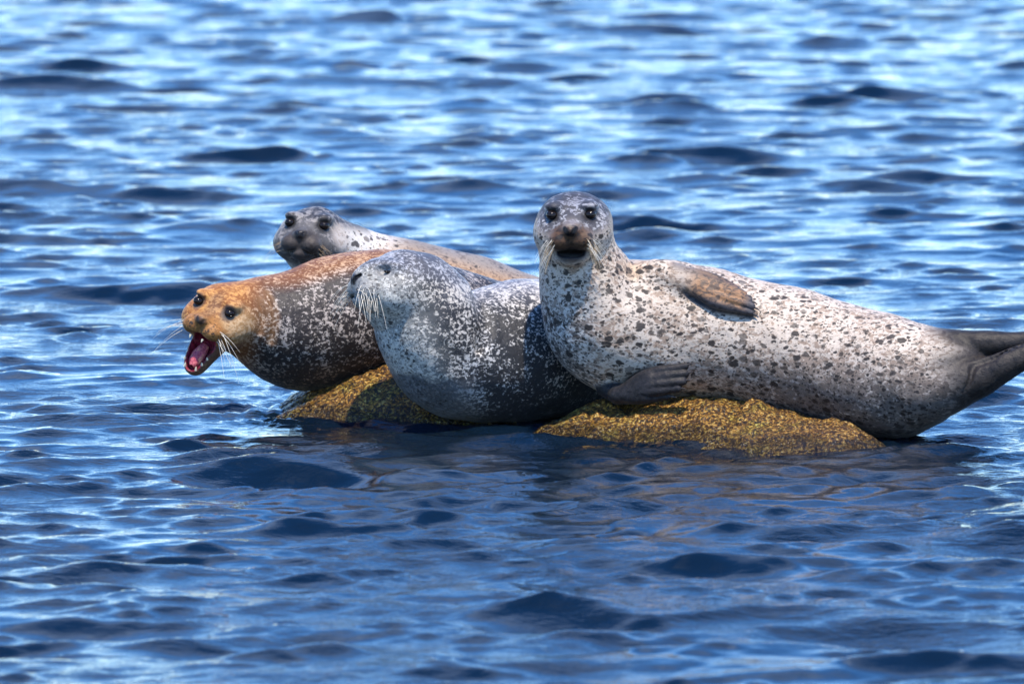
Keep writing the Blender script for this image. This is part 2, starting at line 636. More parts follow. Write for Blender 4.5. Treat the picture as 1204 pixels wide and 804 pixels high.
# ---------------------------------------------------------------- seals
def head_frame(yaw, pitch, roll):
    """yaw: degrees the nose turns to picture left, pitch: up, roll: clockwise as seen; returns rows (r,u,f)"""
    y, p, r = map(math.radians, (yaw, pitch, roll))
    f = np.array([-math.sin(y) * math.cos(p), -math.cos(y) * math.cos(p), math.sin(p)])
    rt = np.cross([0, 0, 1.0], f)
    rt = rt / np.linalg.norm(rt)
    u = np.cross(rt, f)
    if u[2] < 0:
        u = -u
    rt2 = rt * math.cos(r) - u * math.sin(r)
    u2 = u * math.cos(r) + rt * math.sin(r)
    return np.stack([rt2, u2, f])


class Head:
    def __init__(self, c, M, s):
        self.c, self.M, self.s = np.asarray(c, float), M, s

    def w(self, r, u, f):
        return self.c + self.s * (np.array([r, u, f]) @ self.M)

    def local(self, P):
        return (P - self.c) @ self.M.T / self.s


def add_head(sc, H, mouth='closed', blunt=False):
    s = H.s

    def ell(c, radii, k, mode='add', tag=None):
        sc.ell(H.w(*c), [x * s for x in radii], H.M, k * s, mode, tag)

    def cap(pts, k, mode='add', n=4, tag=None):
        sc.chain([[*H.w(*p[:3]), p[3] * s] for p in pts], k * s, n, mode, tag=tag)

    ell((0, -.012, -.014), (.107, .090, .116), .05)
    ell((0, -.030, .070), (.058, .050, .078), .035)
    for q in (-1, 1):
        ell((q * .058, -.040, .040), (.052, .050, .060), .03)
        ell((q * .031, -.044, .122), (.038, .031, .037), .012, tag='pad')
        ell((q * .052, .046, .062), (.026, .014, .028), .024)
    ell((0, -.014, .137), (.027, .021, .030), .014)
    if blunt:
        ell((0, -.030, .105), (.054, .050, .054), .03)
        ell((0, .012, .078), (.052, .040, .066), .04)
    if mouth == 'closed':
        ell((0, -.076, .106), (.036, .024, .044), .012)
        cap([(-.060, -.056, .075, .003), (-.040, -.069, .122, .005), (0, -.066, .156, .005), (.040, -.069, .122, .005),
             (.060, -.056, .075, .003)], .004, 'sub', tag='mouth')
    elif mouth == 'ajar':
        ell((0, -.102, .090), (.050, .026, .046), .016)
        ell((0, -.084, .126), (.042, .0115, .050), .006, 'sub', 'mouth')
    else:
        cap([(0, -.070, .00, .060), (.0, -.118, .058, .050), (.0, -.160, .092, .038), (0, -.172, .100, .033)], .012)
        ell((0, -.098, .118), (.050, .036, .062), .006, 'sub', 'mouth')
        cap([(0, -.110, .080, .030), (0, -.135, .110, .031), (0, -.158, .130, .027)], .006, 'sub', tag='mouth')
    for q in (-1, 1):
        ell((q * .057, .0265, .107), (.020, .0155, .024), .008, 'sub')
        cap([(q * .0060, -.030, .168, .0045), (q * .011, -.016, .169, .0058), (q * .021, -.003, .158, .0050)], .003, 'sub', 3, 'nostril')
        ell((q * .104, .000, -.004), (.006, .006, .010), .004, 'sub')
    cap([(0, -.030, .172, .0032), (0, -.054, .164, .0036)], .004, 'sub', 1)


def seal_material(name, spot=(0.02, 0.018, 0.018), stretch=(1, 1, 1), mott_scale=34, spot_scale=26, wet=0.0):
    m = Nodes(name)
    base = m.n('Attribute', attribute_name='col_a').outputs['Color']
    other = m.n('Attribute', attribute_name='col_b').outputs['Color']
    mot = m.n('Attribute', attribute_name='mottle').outputs['Fac']
    spt = m.n('Attribute', attribute_name='spots').outputs['Fac']
    raw = m.coords()
    v = m.coords(stretch)
    wob = m.noise(v, 75, 3)
    vv = m.n('VectorMath', {0: v, 1: m.n('VectorMath', {0: m.n('VectorMath', {0: wob.outputs['Color'], 1: (.5, .5, .5)}, operation='SUBTRACT').outputs[0],
                                                        'Scale': 0.016}, operation='SCALE').outputs[0]}, operation='ADD').outputs[0]
    # blotchy mottling
    nz = m.noise(vv, mott_scale, 4, 0.62, 0.35).outputs[0]
    var = m.noise(raw, 11, 3, 0.6).outputs[0]
    thr = m.math('ADD', m.math('SUBTRACT', 0.74, m.math('MULTIPLY', mot, 0.48)), m.math('MULTIPLY', m.math('SUBTRACT', var, 0.5), 0.42))
    mk = m.step(m.math('SUBTRACT', nz, thr), -0.05, 0.07)
    c = m.mix(m.math('MULTIPLY', mk, m.math('ADD', 0.55, m.math('MULTIPLY', m.noise(raw, 60, 2).outputs[0], 0.75), clamp=True)), base, other)
    # dark spots, two sizes, every one with its own radius
    sp = None
    for sc, rad, pw in ((spot_scale, 0.50, 2.0), (spot_scale * 1.7, 0.50, 1.6), (spot_scale * 3.0, 0.50, 1.8)):
        vo = m.n('TexVoronoi', {'Vector': vv, 'Scale': sc, 'Randomness': 1.0})
        rr = m.n('SeparateColor', {'Color': vo.outputs['Color']}).outputs[0]
        r = m.math('MULTIPLY', m.math('MULTIPLY', m.math('POWER', rr, pw), rad), m.math('MULTIPLY', spt, 1.25))
        e = m.step(m.math('SUBTRACT', r, vo.outputs['Distance']), -0.10, 0.08)
        e = m.math('MULTIPLY', e, m.math('ADD', 0.62, m.math('MULTIPLY', m.n('SeparateColor', {'Color': vo.outputs['Color']}).outputs[1], 0.6), clamp=True))
        sp = e if sp is None else m.math('MAXIMUM', sp, e)
    c = m.mix(m.math('MULTIPLY', sp, 0.94), c, spot)
    # hair grain
    hv = m.n('Mapping', {'Vector': raw, 'Scale': (130, 420, 420)}).outputs[0]
    hair = m.noise(hv, 1.0, 3, 0.6).outputs[0]
    tone = m.noise(raw, 7, 3).outputs[0]
    c = m.mix(m.math('MULTIPLY', m.step(hair, 0.6, 0.35), 0.35), c, m.mix(1.0, c, (.45, .43, .42), 'MULTIPLY'))
    c = m.mix(m.math('MULTIPLY', m.step(tone, 0.45, 0.7), 0.22), c, m.mix(1.0, c, (.70, .62, .55), 'MULTIPLY'))
    b = m.n('Bump', {'Strength': 0.5, 'Distance': 0.0025, 'Height': hair})
    b2 = m.n('Bump', {'Strength': 0.5, 'Distance': 0.012, 'Height': m.noise(raw, 26, 3).outputs[0], 'Normal': b.outputs[0]})
    gl = m.n('Attribute', attribute_name='gloss').outputs['Fac']
    rough = m.math('SUBTRACT', 0.62, m.math('MULTIPLY', gl, 0.40))
    p = m.n('BsdfPrincipled', {'Base Color': c, 'Roughness': rough, 'Normal': b2.outputs[0], 'Specular IOR Level': 0.25,
                               'Sheen Weight': 0.05, 'Sheen Roughness': 0.4})
    return m.done(p.outputs[0])


def uv_sphere(c, r, M=np.eye(3), nu=20, nv=12):
    V, F = [], []
    for j in range(nv + 1):
        t = math.pi * j / nv
        for i in range(nu):
            a = 2 * math.pi * i / nu
            V.append(np.asarray(c) + (np.array([math.sin(t) * math.cos(a), math.sin(t) * math.sin(a), math.cos(t)]) * np.asarray(r)) @ M)
    for j in range(nv):
        for i in range(nu):
            F.append([j * nu + i, j * nu + (i + 1) % nu, (j + 1) * nu + (i + 1) % nu, (j + 1) * nu + i][::-1])
    return np.array(V), F


def tube(pts, rad, sides=5):
    pts = np.asarray(pts, float)
    n = len(pts)
    V, F = [], []
    for i in range(n):
        t = pts[min(i + 1, n - 1)] - pts[max(i - 1, 0)]
        t /= np.linalg.norm(t)
        a = np.cross(t, [0.3, 0.1, 0.95])
        a /= np.linalg.norm(a)
        b = np.cross(t, a)
        for k in range(sides):
            an = 2 * math.pi * k / sides
            V.append(pts[i] + rad[i] * (a * math.cos(an) + b * math.sin(an)))
    for i in range(n - 1):
        for k in range(sides):
            F.append([i * sides + k, i * sides + (k + 1) % sides, (i + 1) * sides + (k + 1) % sides, (i + 1) * sides + k])
    return np.array(V), F


MAT_EYE = simple_mat('dark_wet_eye', (0.011, 0.008, 0.007), 0.12, 0.25, 0.2, 90)
MAT_CLAW = simple_mat('horn_claw', (0.045, 0.036, 0.03), 0.35, 0.5, 0.4, 90)
MAT_WHISKER_PALE = simple_mat('pale_whisker', (0.75, 0.68, 0.55), 0.4, 0.5, 0.1, 90)
MAT_WHISKER_DARK = simple_mat('amber_whisker', (0.40, 0.28, 0.15), 0.4, 0.5, 0.2, 90)
def tongue_material():
    m = Nodes('wet_tongue')
    nz = m.noise(m.coords(), 160, 4, 0.65).outputs[0]
    n2 = m.noise(m.coords(), 60, 3).outputs[0]
    c = m.mix(m.step(nz, 0.4, 0.62), (.38, .035, .07), (.70, .16, .17))
    c = m.mix(m.math('MULTIPLY', m.step(n2, 0.55, 0.66), 0.7), c, (.80, .36, .18))
    b = m.n('Bump', {'Strength': 1.0, 'Distance': 0.006, 'Height': nz})
    return m.done(m.n('BsdfPrincipled', {'Base Color': c, 'Roughness': 0.28, 'Normal': b.outputs[0]}).outputs[0])


MAT_TONGUE = tongue_material()
MAT_TOOTH = simple_mat('tooth_ivory', (0.72, 0.62, 0.42), 0.3, 0.5, 0.1, 90)


def eyes(H, root, base):
    for q in (-1, 1):
        V, F = uv_sphere(H.w(q * .0565, .0230, .0800), np.array([.0172, .0140, .0185]) * H.s, H.M)
        mesh_object('eye', V, F, MAT_EYE, root, origin=base)


def whiskers(H, root, base, mat, count=9, length=.075, droop=.35, spread=1.0, rad=.0007, side=(-1, 1), seed=1):
    r = np.random.default_rng(seed)
    for q in side:
        for i in range(count):
            u0 = -.034 - .030 * (i % 3) / 2 + r.normal(0, .002)
            f0 = .112 + .010 * (i // 3) + r.normal(0, .002)
            start = np.array([q * (.056 - .003 * (i // 3)), u0, f0])
            L = length * r.uniform(.55, 1.15)
            dirn = np.array([q * spread, -.25 + r.normal(0, .18), .35 + r.normal(0, .2)])
            dirn /= np.linalg.norm(dirn)
            pts = []
            for t in np.linspace(0, 1, 7):
                p = start - dirn * .012 + dirn * (L + .012) * t
                p[1] -= droop * L * t * t
                p[2] -= .25 * L * t * t
                pts.append(H.w(*p))
            V, F = tube(pts, [rad * (1.15 - .9 * t) for t in np.linspace(0, 1, 7)], 4)
            mesh_object('whisker', V, F, mat, root, origin=base)


def seal_root(label, base, group=None):
    e = bpy.data.objects.new('harbor_seal', None)
    e.empty_display_size = 0.2
    COL.objects.link(e)
    e.location = base
    e['label'] = label
    e['category'] = 'seal'
    e['group'] = 'seals hauled out on the rock'
    return e


def flipper(sc, base, tips, r0, r1, k=0.012, tag='flip', mid=None, bulge=None):
    """fan of digits from one base point to the tips: each digit a tapering chain"""
    base = np.asarray(base, float)
    for i, t in enumerate(tips):
        t = np.asarray(t, float)
        m_ = base * .5 + t * .5
        if bulge is not None:
            m_ = m_ + np.asarray(bulge)
        sc.chain([[*base, r0], [*m_, (r0 * .45 + r1 * .55)], [*t, r1]], k, 4, tag=tag)


def claw(pts, rad, root, base):
    V, F = tube(pts, rad, 6)
    mesh_object('claw', V, F, MAT_CLAW, root, origin=base)


def claws_at(tips, origin, root, base, L=.018, r=.0035, drop=(0, -.2, -.3), start=0.0):
    for t in tips:
        t = np.asarray(t, float)
        d = t - np.asarray(origin)
        d /= np.linalg.norm(d)
        dr = np.asarray(drop, float)
        t = t + d * start
        pts = [t - d * .004, t + d * L * .5 + dr * L * .15, t + d * L + dr * L * .6]
        claw(pts, [r, r * .8, r * .15], root, base)


def body_pts(rows):
    return [[*at(px, py, y), r * MPP] for px, py, y, r in rows]


def finish(sc, root, base, mat, boxes, colour, h=0.0075, hf=0.003):
    P, F = sc.polygonise(boxes, hf, h)
    o = mesh_object('body', P, F, mat, root, origin=base)
    att = colour(P)
    wn = 1 - smooth(.0012, .0045, np.abs(sc.eval(P, 'nostril')))
    for k in ('col_a', 'col_b'):
        att[k] = lerp(att[k], (.008, .006, .006), wn)
    for k, v in att.items():
        set_attr(o, k, v)
    return P


def box_round(c, r):
    c = np.asarray(c)
    return (c - r, c + r)


def lerp(a, b, t):
    a, b = np.asarray(a, float), np.asarray(b, float)
    if a.ndim == 1:
        a = a[None]
    if b.ndim == 1:
        b = b[None]
    return a * (1 - t[:, None]) + b * t[:, None]


def face_colours(L, A, B, mot, spots, gloss, skull, cheek, muzzle, eye_ring, w=1.0, nose_col=(.022, .018, .017)):
    """albedo regions of the head in head coordinates L = (right, up, forward)"""
    r, u, f = np.abs(L[:, 0]), L[:, 1], L[:, 2]
    dm = np.sqrt((L[:, 0] / .072) ** 2 + ((u + .045) / .052) ** 2 + ((f - .125) / .075) ** 2)
    wm = 1 - smooth(.75, 1.15, dm)
    A = lerp(A, muzzle, wm * w)
    B = lerp(B, np.asarray(muzzle) * .45, wm * w)
    ey = np.sqrt((r - .057) ** 2 + (u - .024) ** 2 + ((f - .095) * .7) ** 2)
    we = (1 - smooth(.017, .034, ey)) * w
    A = lerp(A, eye_ring, we * .9)
    B = lerp(B, eye_ring, we * .9)
    nose = np.sqrt((r / 1.2) ** 2 + (u + .015) ** 2 + (f - .168) ** 2)
    wn = 1 - smooth(.012, .022, nose)
    A = lerp(A, nose_col, wn)
    B = lerp(B, np.asarray(nose_col) * .6, wn)
    spots = spots * (1 - np.maximum(np.maximum(we, wn), wm * .8)) + .55 * wm * (1 - np.maximum(we, wn))
    gloss = np.maximum(gloss, wn * .9)
    return A, B, mot, spots, gloss


# ---- pale spotted seal lying along the right of the rock
def seal_spotted():
    base = at(800, 470, -.05)
    root = seal_root('pale cream seal with dark spots lying on its side, facing ahead, flipper on flank', base)
    sc = Sculpt()
    sc.chain(body_pts([(676, 285, -.14, 44), (688, 325, -.11, 53), (712, 375, -.07, 72), (755, 388, -.04, 83), (810, 390, -.03, 80),
                       (870, 400, -.05, 75), (940, 416, -.10, 74.5), (1000, 433, -.17, 73), (1048, 444, -.24, 71),
                       (1088, 440, -.30, 56), (1122, 430, -.33, 40), (1145, 424, -.34, 24)]), n=5)
    H = Head(at(673, 257, -.16), head_frame(3, -3, -1), 1.0)
    add_head(sc, H, 'ajar')
    # hind flippers, pressed together
    sc.chain(body_pts([(1108, 410, -.33, 21), (1135, 404, -.35, 16), (1165, 404, -.36, 15.5), (1215, 401, -.36, 11), (1290, 396, -.35, 9), (1335, 392, -.35, 5)]), .006, 4, tag='hind')
    sc.chain(body_pts([(1080, 456, -.33, 46), (1112, 452, -.37, 35), (1142, 446, -.40, 26), (1170, 436, -.42, 20), (1204, 420, -.43, 15), (1270, 404, -.42, 11), (1325, 392, -.40, 5)]), .006, 4, tag='hind')
    # tail stub crease between them
    sc.chain(body_pts([(1134, 462, -.462, 2.5), (1141, 445, -.462, 3.5), (1146, 428, -.45, 4.5), (1172, 420, -.44, 3), (1204, 408, -.43, 2)]), .005, 4, 'sub')
    # upper fore flipper on the flank, growing from the shoulder
    fb = at(797, 325, -.16)
    sc.chain(body_pts([(758, 332, -.11, 24), (780, 326, -.14, 21), (806, 332, -.165, 15)]), .03, 3)
    tips_px = [(882, 367, -.225), (884, 360, -.225), (881, 353, -.215), (875, 346, -.205), (866, 339, -.19)]
    tips = [at(*t) for t in tips_px]
    for t, mpx, r in zip(tips, [(840, 354, -.212), (843, 347, -.210), (844, 340, -.202), (842, 333, -.190), (836, 326, -.172)],
                         (6.3, 5.8, 5.6, 5.2, 4.8)):
        sc.chain([[*fb, 13 * MPP], [*at(*mpx), (r + 1.6) * MPP], [*t, r * .66 * MPP]], .0035, 5, tag='flip_up')
    # lower fore flipper folded on the rock
    lb = at(728, 464, -.20)
    sc.chain(body_pts([(712, 456, -.14, 9), (726, 463, -.19, 10)]), .02, 3, tag='flip_low')
    ltips = [at(*t) for t in [(806, 430, -.275), (806, 439, -.28), (803, 448, -.285), (797, 457, -.285), (786, 466, -.275)]]
    for t, mpx, r in zip(ltips, [(766, 440, -.25), (768, 446, -.26), (767, 453, -.265), (764, 460, -.265), (758, 467, -.255)],
                         (6.5, 7, 7, 7, 7)):
        sc.chain([[*lb, 10 * MPP], [*at(*mpx), (r + 1.5) * MPP], [*t, r * .6 * MPP]], .0045, 5, tag='flip_low')

    def colour(P):
        L = H.local(P)
        ppx, ppy = px_of(P)
        n = len(P)
        A = np.tile([.60, .495, .39], (n, 1))
        B = np.tile([.33, .235, .165], (n, 1))
        mot = np.full(n, .43)
        spots = np.full(n, .85)
        gloss = np.full(n, .25)
        x, y, z = P.T
        # back and rear carry more grey-brown
        low = smooth(.32, .08, z) * smooth(.3, .9, x)
        A = lerp(A, (.33, .285, .25), low * .9)
        B = lerp(B, (.10, .085, .075), low)
        mot = mot + .35 * low
        # dense small marks under the neck
        nk = smooth(.30, .10, x) * smooth(.46, .30, z)
        mot = mot + .10 * nk
        spots = spots + .35 * nk
        B = lerp(B, (.16, .15, .14), nk)
        A = lerp(A, (.60, .58, .53), nk)
        rear = smooth(1.16, 1.40, x - .15 * (z - .15))
        A = lerp(A, (.11, .10, .10), rear)
        B = lerp(B, (.045, .042, .04), rear)
        spots = spots * (1 - rear)
        # back line
        # tan stains behind the cheek and on the shoulder
        for c, rr, s_ in ((at(716, 275, -.1), .055, .8), (at(740, 318, -.16), .05, .5), (at(700, 300, -.25), .04, .4)):
            t = (1 - smooth(.4, 1.0, np.linalg.norm(P - c, axis=1) / rr)) * s_
            A = lerp(A, (.62, .40, .19), t)
        # skull cap
        top = smooth(-.035, .03, L[:, 1]) * smooth(-.12, -.02, L[:, 2]) * (np.abs(L[:, 0]) < .13) * (L[:, 1] > -.06) * (L[:, 2] < .2)
        A = lerp(A, (.048, .048, .058), top)
        B = lerp(B, (.26, .26, .29), top)
        mot = mot * (1 - top) + .38 * top
        spots = spots * (1 - .8 * top)
        ef = np.sqrt((np.abs(L[:, 0]) - .060) ** 2 + (L[:, 1] - .010) ** 2 + ((L[:, 2] - .08) * .6) ** 2)
        pe = (1 - smooth(.030, .065, ef)) * (L[:, 2] > 0)
        A = lerp(A, (.06, .06, .07), pe * .9)
        B = lerp(B, (.46, .45, .45), pe * .9)
        mot = mot * (1 - pe) + .45 * pe
        spots = spots * (1 - .5 * pe)
        dh = np.linalg.norm(L, axis=1)
        inh = dh < .24
        A2, B2, m2, s2, g2 = face_colours(L, A, B, mot, spots, gloss, None, None, (.095, .050, .026), (.022, .020, .022), 1.0, (.07, .040, .024))
        A[inh], B[inh], mot[inh], spots[inh], gloss[inh] = A2[inh], B2[inh], m2[inh], s2[inh], g2[inh]
        dm = np.abs(sc.eval(P, 'mouth'))
        wmo = (1 - smooth(.002, .006, dm))
        dk = (1 - smooth(.6, 1.15, np.sqrt((L[:, 0] / .058) ** 2 + ((L[:, 1] + .086) / .030) ** 2))) * (L[:, 2] > .06) * inh  # shadow of whiskers and lips around the mouth, painted into the colour
        A, B = lerp(A, (.028, .018, .014), dk * .9), lerp(B, (.06, .04, .03), dk * .9)
        spots = spots * (1 - dk)
        A, B = lerp(A, (.010, .007, .008), wmo), lerp(B, (.010, .007, .008), wmo)
        spots = spots * (1 - wmo)
        for tg, ca, cb in (('flip_up', (.33, .175, .085), (.10, .068, .05)), ('flip_low', (.024, .021, .021), (.011, .010, .010)),
                           ('hind', (.030, .024, .020), (.011, .009, .009))):
            dd = sc.eval(P, tg)
            t = 1 - smooth(.004, .045 if tg == 'hind' else .016, dd)
            if tg == 'hind':
                t = t * smooth(1.17, 1.33, x + .35 * (z - .2))
            A, B = lerp(A, ca, t), lerp(B, cb, t)
            if tg == 'flip_up':          # dark leading edge and fingertips
                ax = tips[2] - fb
                al = ((P - fb) @ ax) / (ax @ ax)
                off = P[:, 2] - (fb[2] + al * ax[2])
                rt = t * smooth(.34, .05, al)                  # the coat runs on over the shoulder
                A, B = lerp(A, (.50, .40, .31), rt), lerp(B, (.27, .19, .13), rt)
                e = t * np.maximum(np.maximum(smooth(-.018, -.034, off), smooth(.85, 1.05, al)), .6 * smooth(.012, .03, off))
                A, B = lerp(A, (.075, .068, .07), e), lerp(B, (.035, .032, .034), e)
            mot = mot * (1 - t) + .45 * t
            spots = spots * (1 - t)
            gloss = np.maximum(gloss, .35 * t)
        return dict(col_a=A, col_b=B, mottle=np.clip(mot, 0, 1), spots=spots, gloss=gloss)

    mat = seal_material('pale_spotted_fur', (.020, .016, .014), (.72, 1, 1.1), 82, 46)
    boxes = [box_round(H.w(0, -.02, .06), .14), (at(800, 375, -.3), at(900, 320, -.1)), (at(735, 480, -.32), at(812, 420, -.2))]
    finish(sc, root, base, mat, boxes, colour, .0075, .0032)
    eyes(H, root, base)
    whiskers(H, root, base, MAT_WHISKER_PALE, 14, .060, .9, .62, .0010, seed=3)
    whiskers(H, root, base, MAT_WHISKER_DARK, 14, .052, 1.1, .38, .0012, seed=13)
    claws_at(tips, fb, root, base, .020, .0042, start=.006)
    claws_at(ltips, lb, root, base, .016, .0036, start=.011)


# ---- grey dappled seal with its chin raised, chest in the water
def seal_dappled():
    base = at(570, 497, .05)
    root = seal_root('dark grey seal dappled with white, chin raised and eyes shut, chest at the water', base)
    sc = Sculpt()
    sc.chain(body_pts([(474, 346, -.02, 52), (496, 362, .00, 61), (508, 388, .01, 66), (530, 415, .05, 72), (566, 419, .10, 79),
                       (612, 412, .19, 85), (660, 410, .32, 83), (720, 408, .48, 80), (800, 408, .64, 68), (880, 415, .74, 48),
                       (930, 425, .80, 30)]), n=5)
    sc.chain(body_pts([(930, 430, .80, 24), (980, 430, .86, 18), (1040, 425, .92, 8)]), .012, 4, tag='hind')
    H = Head(at(471, 334, -.05), head_frame(58, 14, -2), .98)
    add_head(sc, H, 'closed', True)
    # fore flipper tucked under, just at the water
    fb = at(600, 470, .0)
    # crease behind the neck roll
    sc.chain(body_pts([(552, 322, .10, 5), (566, 350, -.03, 7), (571, 385, -.085, 6), (562, 412, -.095, 3)]), .030, 4, 'sub')

    def colour(P):
        L = H.local(P)
        n = len(P)
        x, y, z = P.T
        A = np.tile([.032, .032, .034], (n, 1))
        B = np.tile([.60, .57, .53], (n, 1))
        mot = np.full(n, .41) - .12 * smooth(-.12, .02, x) * smooth(.36, .25, z)
        spots = np.zeros(n)
        gloss = np.full(n, .45)
        # paler back
        bk = smooth(.34, .44, z) * smooth(-.25, -.1, x)
        A = lerp(A, (.20, .20, .23), bk)
        mot = mot + .12 * bk
        # throat: pale, grey-green
        th = smooth(-.13, -.30, x + .35 * (z - .2))
        A = lerp(A, (.27, .265, .24), th)
        B = lerp(B, (.60, .57, .49), th)
        mot = mot + .10 * th
        spots = spots + .75 * th
        mid = smooth(-.32, -.22, x) * smooth(-.10, -.2, x)
        B = lerp(B, (.60, .53, .43), mid * .7)
        # wet tide mark low on the chest
        tide = smooth(.158, .136, z + .06 * (x + .2) + .006 * np.sin(31 * x + 2) + .004 * np.sin(67 * x + 13 * y)) * smooth(-.05, -.2, x)
        A = lerp(A, (.10, .105, .11), tide)
        B = lerp(B, (.19, .19, .19), tide)
        low = smooth(.12, .02, z)
        B = lerp(B, (.20, .20, .20), low * .8)
        gloss = np.maximum(gloss, .8 * np.maximum(tide, low))
        top = smooth(.0, .05, L[:, 1]) * (np.linalg.norm(L, axis=1) < .2)
        A = lerp(A, (.085, .085, .095), top)
        B = lerp(B, (.42, .42, .43), top)
        dh = np.linalg.norm(L, axis=1) < .24
        A2, B2, m2, s2, g2 = face_colours(L, A, B, mot, spots, gloss, None, None, (.22, .22, .22), (.16, .16, .165), .6, (.06, .06, .065))
        A[dh], B[dh], mot[dh], spots[dh], gloss[dh] = A2[dh], B2[dh], m2[dh], s2[dh], g2[dh]
        dd = sc.eval(P, 'hind')
        t = 1 - smooth(.004, .016, dd)
        A, B = lerp(A, (.06, .055, .055), t), lerp(B, (.03, .03, .03), t)
        return dict(col_a=A, col_b=B, mottle=np.clip(mot, 0, 1), spots=spots, gloss=gloss)

    mat = seal_material('dappled_grey_fur', (.05, .048, .045), (.85, 1, 1), 112, 64)
    finish(sc, root, base, mat, [box_round(H.w(0, -.02, .06), .14)], colour, .0075, .0032)
    for q in (-1, 1):      # shut eyes: dark slits under the lid
        V, F = uv_sphere(H.w(q * .0575, .023, .0845), np.array([.0105, .0050, .0165]) * H.s, H.M, 16, 10)
        mesh_object('eye', V, F, MAT_EYE, root, origin=base)
    whiskers(H, root, base, MAT_WHISKER_PALE, 18, .075, .75, .6, .0010, seed=5)


# ---- tan-headed seal barking
def seal_barking():
    base = at(400, 460, .42)
    root = seal_root('brown mottled seal with orange tan head, mouth wide open baring pink tongue', base)
    sc = Sculpt()
    sc.chain(body_pts([(270, 372, .27, 36), (302, 377, .32, 51), (350, 387, .39, 72), (400, 378, .46, 80), (450, 372, .55, 80),
                       (510, 384, .64, 76), (570, 398, .74, 73), (650, 415, .88, 55), (720, 430, .97, 34)]), n=5)
    sc.chain(body_pts([(720, 432, .97, 26), (770, 432, 1.02, 18), (830, 428, 1.08, 8)]), .012, 4, tag='hind')
    H = Head(at(262, 366, .24), head_frame(22, 0, 18), .95)
    add_head(sc, H, 'open')
    # skin folds of the neck
    for col in (((304, 352), (309, 368), (307, 390)), ((314, 346), (322, 372), (319, 402))):
        sc.chain([[*sc.front(*c, .001), r_ * MPP] for c, r_ in zip(col, (1.0, 2.2, 1.0))], .012, 4, 'sub', tag='fold')

    def colour(P):
        L = H.local(P)
        n = len(P)
        x, y, z = P.T
        A = np.tile([.030, .024, .022], (n, 1))
        B = np.tile([.50, .43, .37], (n, 1))
        mot = np.full(n, .36)
        spots = np.zeros(n)
        gloss = np.full(n, .5)
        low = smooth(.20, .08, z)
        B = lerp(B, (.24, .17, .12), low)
        # tan from head along the back line
        hd = smooth(-.70, -.83, x - .25 * (z - .3))
        bk = .8 * smooth(.355, .41, z - .045 * smooth(-.7, -.45, x))
        t = np.maximum(hd, bk * .85)
        A = lerp(A, (.27, .095, .020), t)
        B = lerp(B, (.56, .27, .075), t)
        mot = mot * (1 - t) + .5 * t
        gloss = gloss * (1 - t) + .25 * t
        ck = 1 - smooth(.03, .085, np.linalg.norm(L - np.array([.075, -.01, .05]), axis=1))  # sunlit right cheek, painted as paler fur
        A = lerp(A, (.50, .30, .13), ck * .8)
        B = lerp(B, (.68, .48, .28), ck * .8)
        dh = np.linalg.norm(L, axis=1) < .26
        A2, B2, m2, s2, g2 = face_colours(L, A, B, mot, spots, gloss, None, None, (.44, .20, .06), (.050, .045, .048), 1.0, (.09, .05, .03))
        A[dh], B[dh], mot[dh], spots[dh], gloss[dh] = A2[dh], B2[dh], m2[dh], s2[dh], g2[dh]
        fh = (1 - smooth(.5, 1.2, np.sqrt((L[:, 0] / .03) ** 2 + ((L[:, 1] - .03) / .045) ** 2))) * dh * (L[:, 2] > 0)
        A, B = lerp(A, (.12, .055, .025), fh * .7), lerp(B, (.30, .16, .07), fh * .7)
        jaw = smooth(-.075, -.10, L[:, 1]) * dh * (L[:, 2] > .0)
        A, B = lerp(A, (.10, .06, .045), jaw * .8), lerp(B, (.16, .09, .06), jaw * .8)
        dm = np.abs(sc.eval(P, 'mouth'))
        wm = (1 - smooth(.002, .006, dm)) * dh
        A, B = lerp(A, (.12, .008, .018), wm), lerp(B, (.30, .025, .05), wm)
        gloss = np.maximum(gloss, wm)
        fo = sc.eval(P, 'fold')
        t = (1 - smooth(.004, .020, fo)) * .5
        A, B = lerp(A, (.30, .15, .06), t), lerp(B, (.60, .42, .26), t)
        dd = sc.eval(P, 'hind')
        t = 1 - smooth(.004, .016, dd)
        A, B = lerp(A, (.06, .055, .055), t), lerp(B, (.03, .03, .03), t)
        return dict(col_a=A, col_b=B, mottle=np.clip(mot, 0, 1), spots=spots, gloss=gloss)

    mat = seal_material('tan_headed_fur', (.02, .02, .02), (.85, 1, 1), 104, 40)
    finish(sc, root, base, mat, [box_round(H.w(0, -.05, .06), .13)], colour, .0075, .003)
    eyes(H, root, base)
    whiskers(H, root, base, MAT_WHISKER_PALE, 8, .125, .45, .8, .0009, seed=8)
    # tongue on the floor of the mouth, and teeth
    pts = [H.w(0, -.112, .062), H.w(0, -.138, .090), H.w(0, -.160, .108), H.w(0, -.172, .124)]
    V, F = tube(pts, [.016 * H.s, .023 * H.s, .021 * H.s, .008 * H.s], 10)
    mesh_object('tongue', V, F, MAT_TONGUE, root, origin=base)
    for q in (-1, 1):
        for (r_, u_, f_, up, ln) in ((.020, -.178, .128, 1, .014), (.031, -.158, .118, 1, .010), (.036, -.140, .100, 1, .009),
                                     (.022, -.070, .150, -1, .011)):
            a = H.w(q * r_, u_, f_)
            b_ = H.w(q * r_ * .95, u_ + up * ln, f_ + .004)
            V, F = tube([a, a * .4 + b_ * .6, b_], [.0042 * H.s, .003 * H.s, .0005], 6)
            mesh_object('tooth', V, F, MAT_TOOTH, root, origin=base)


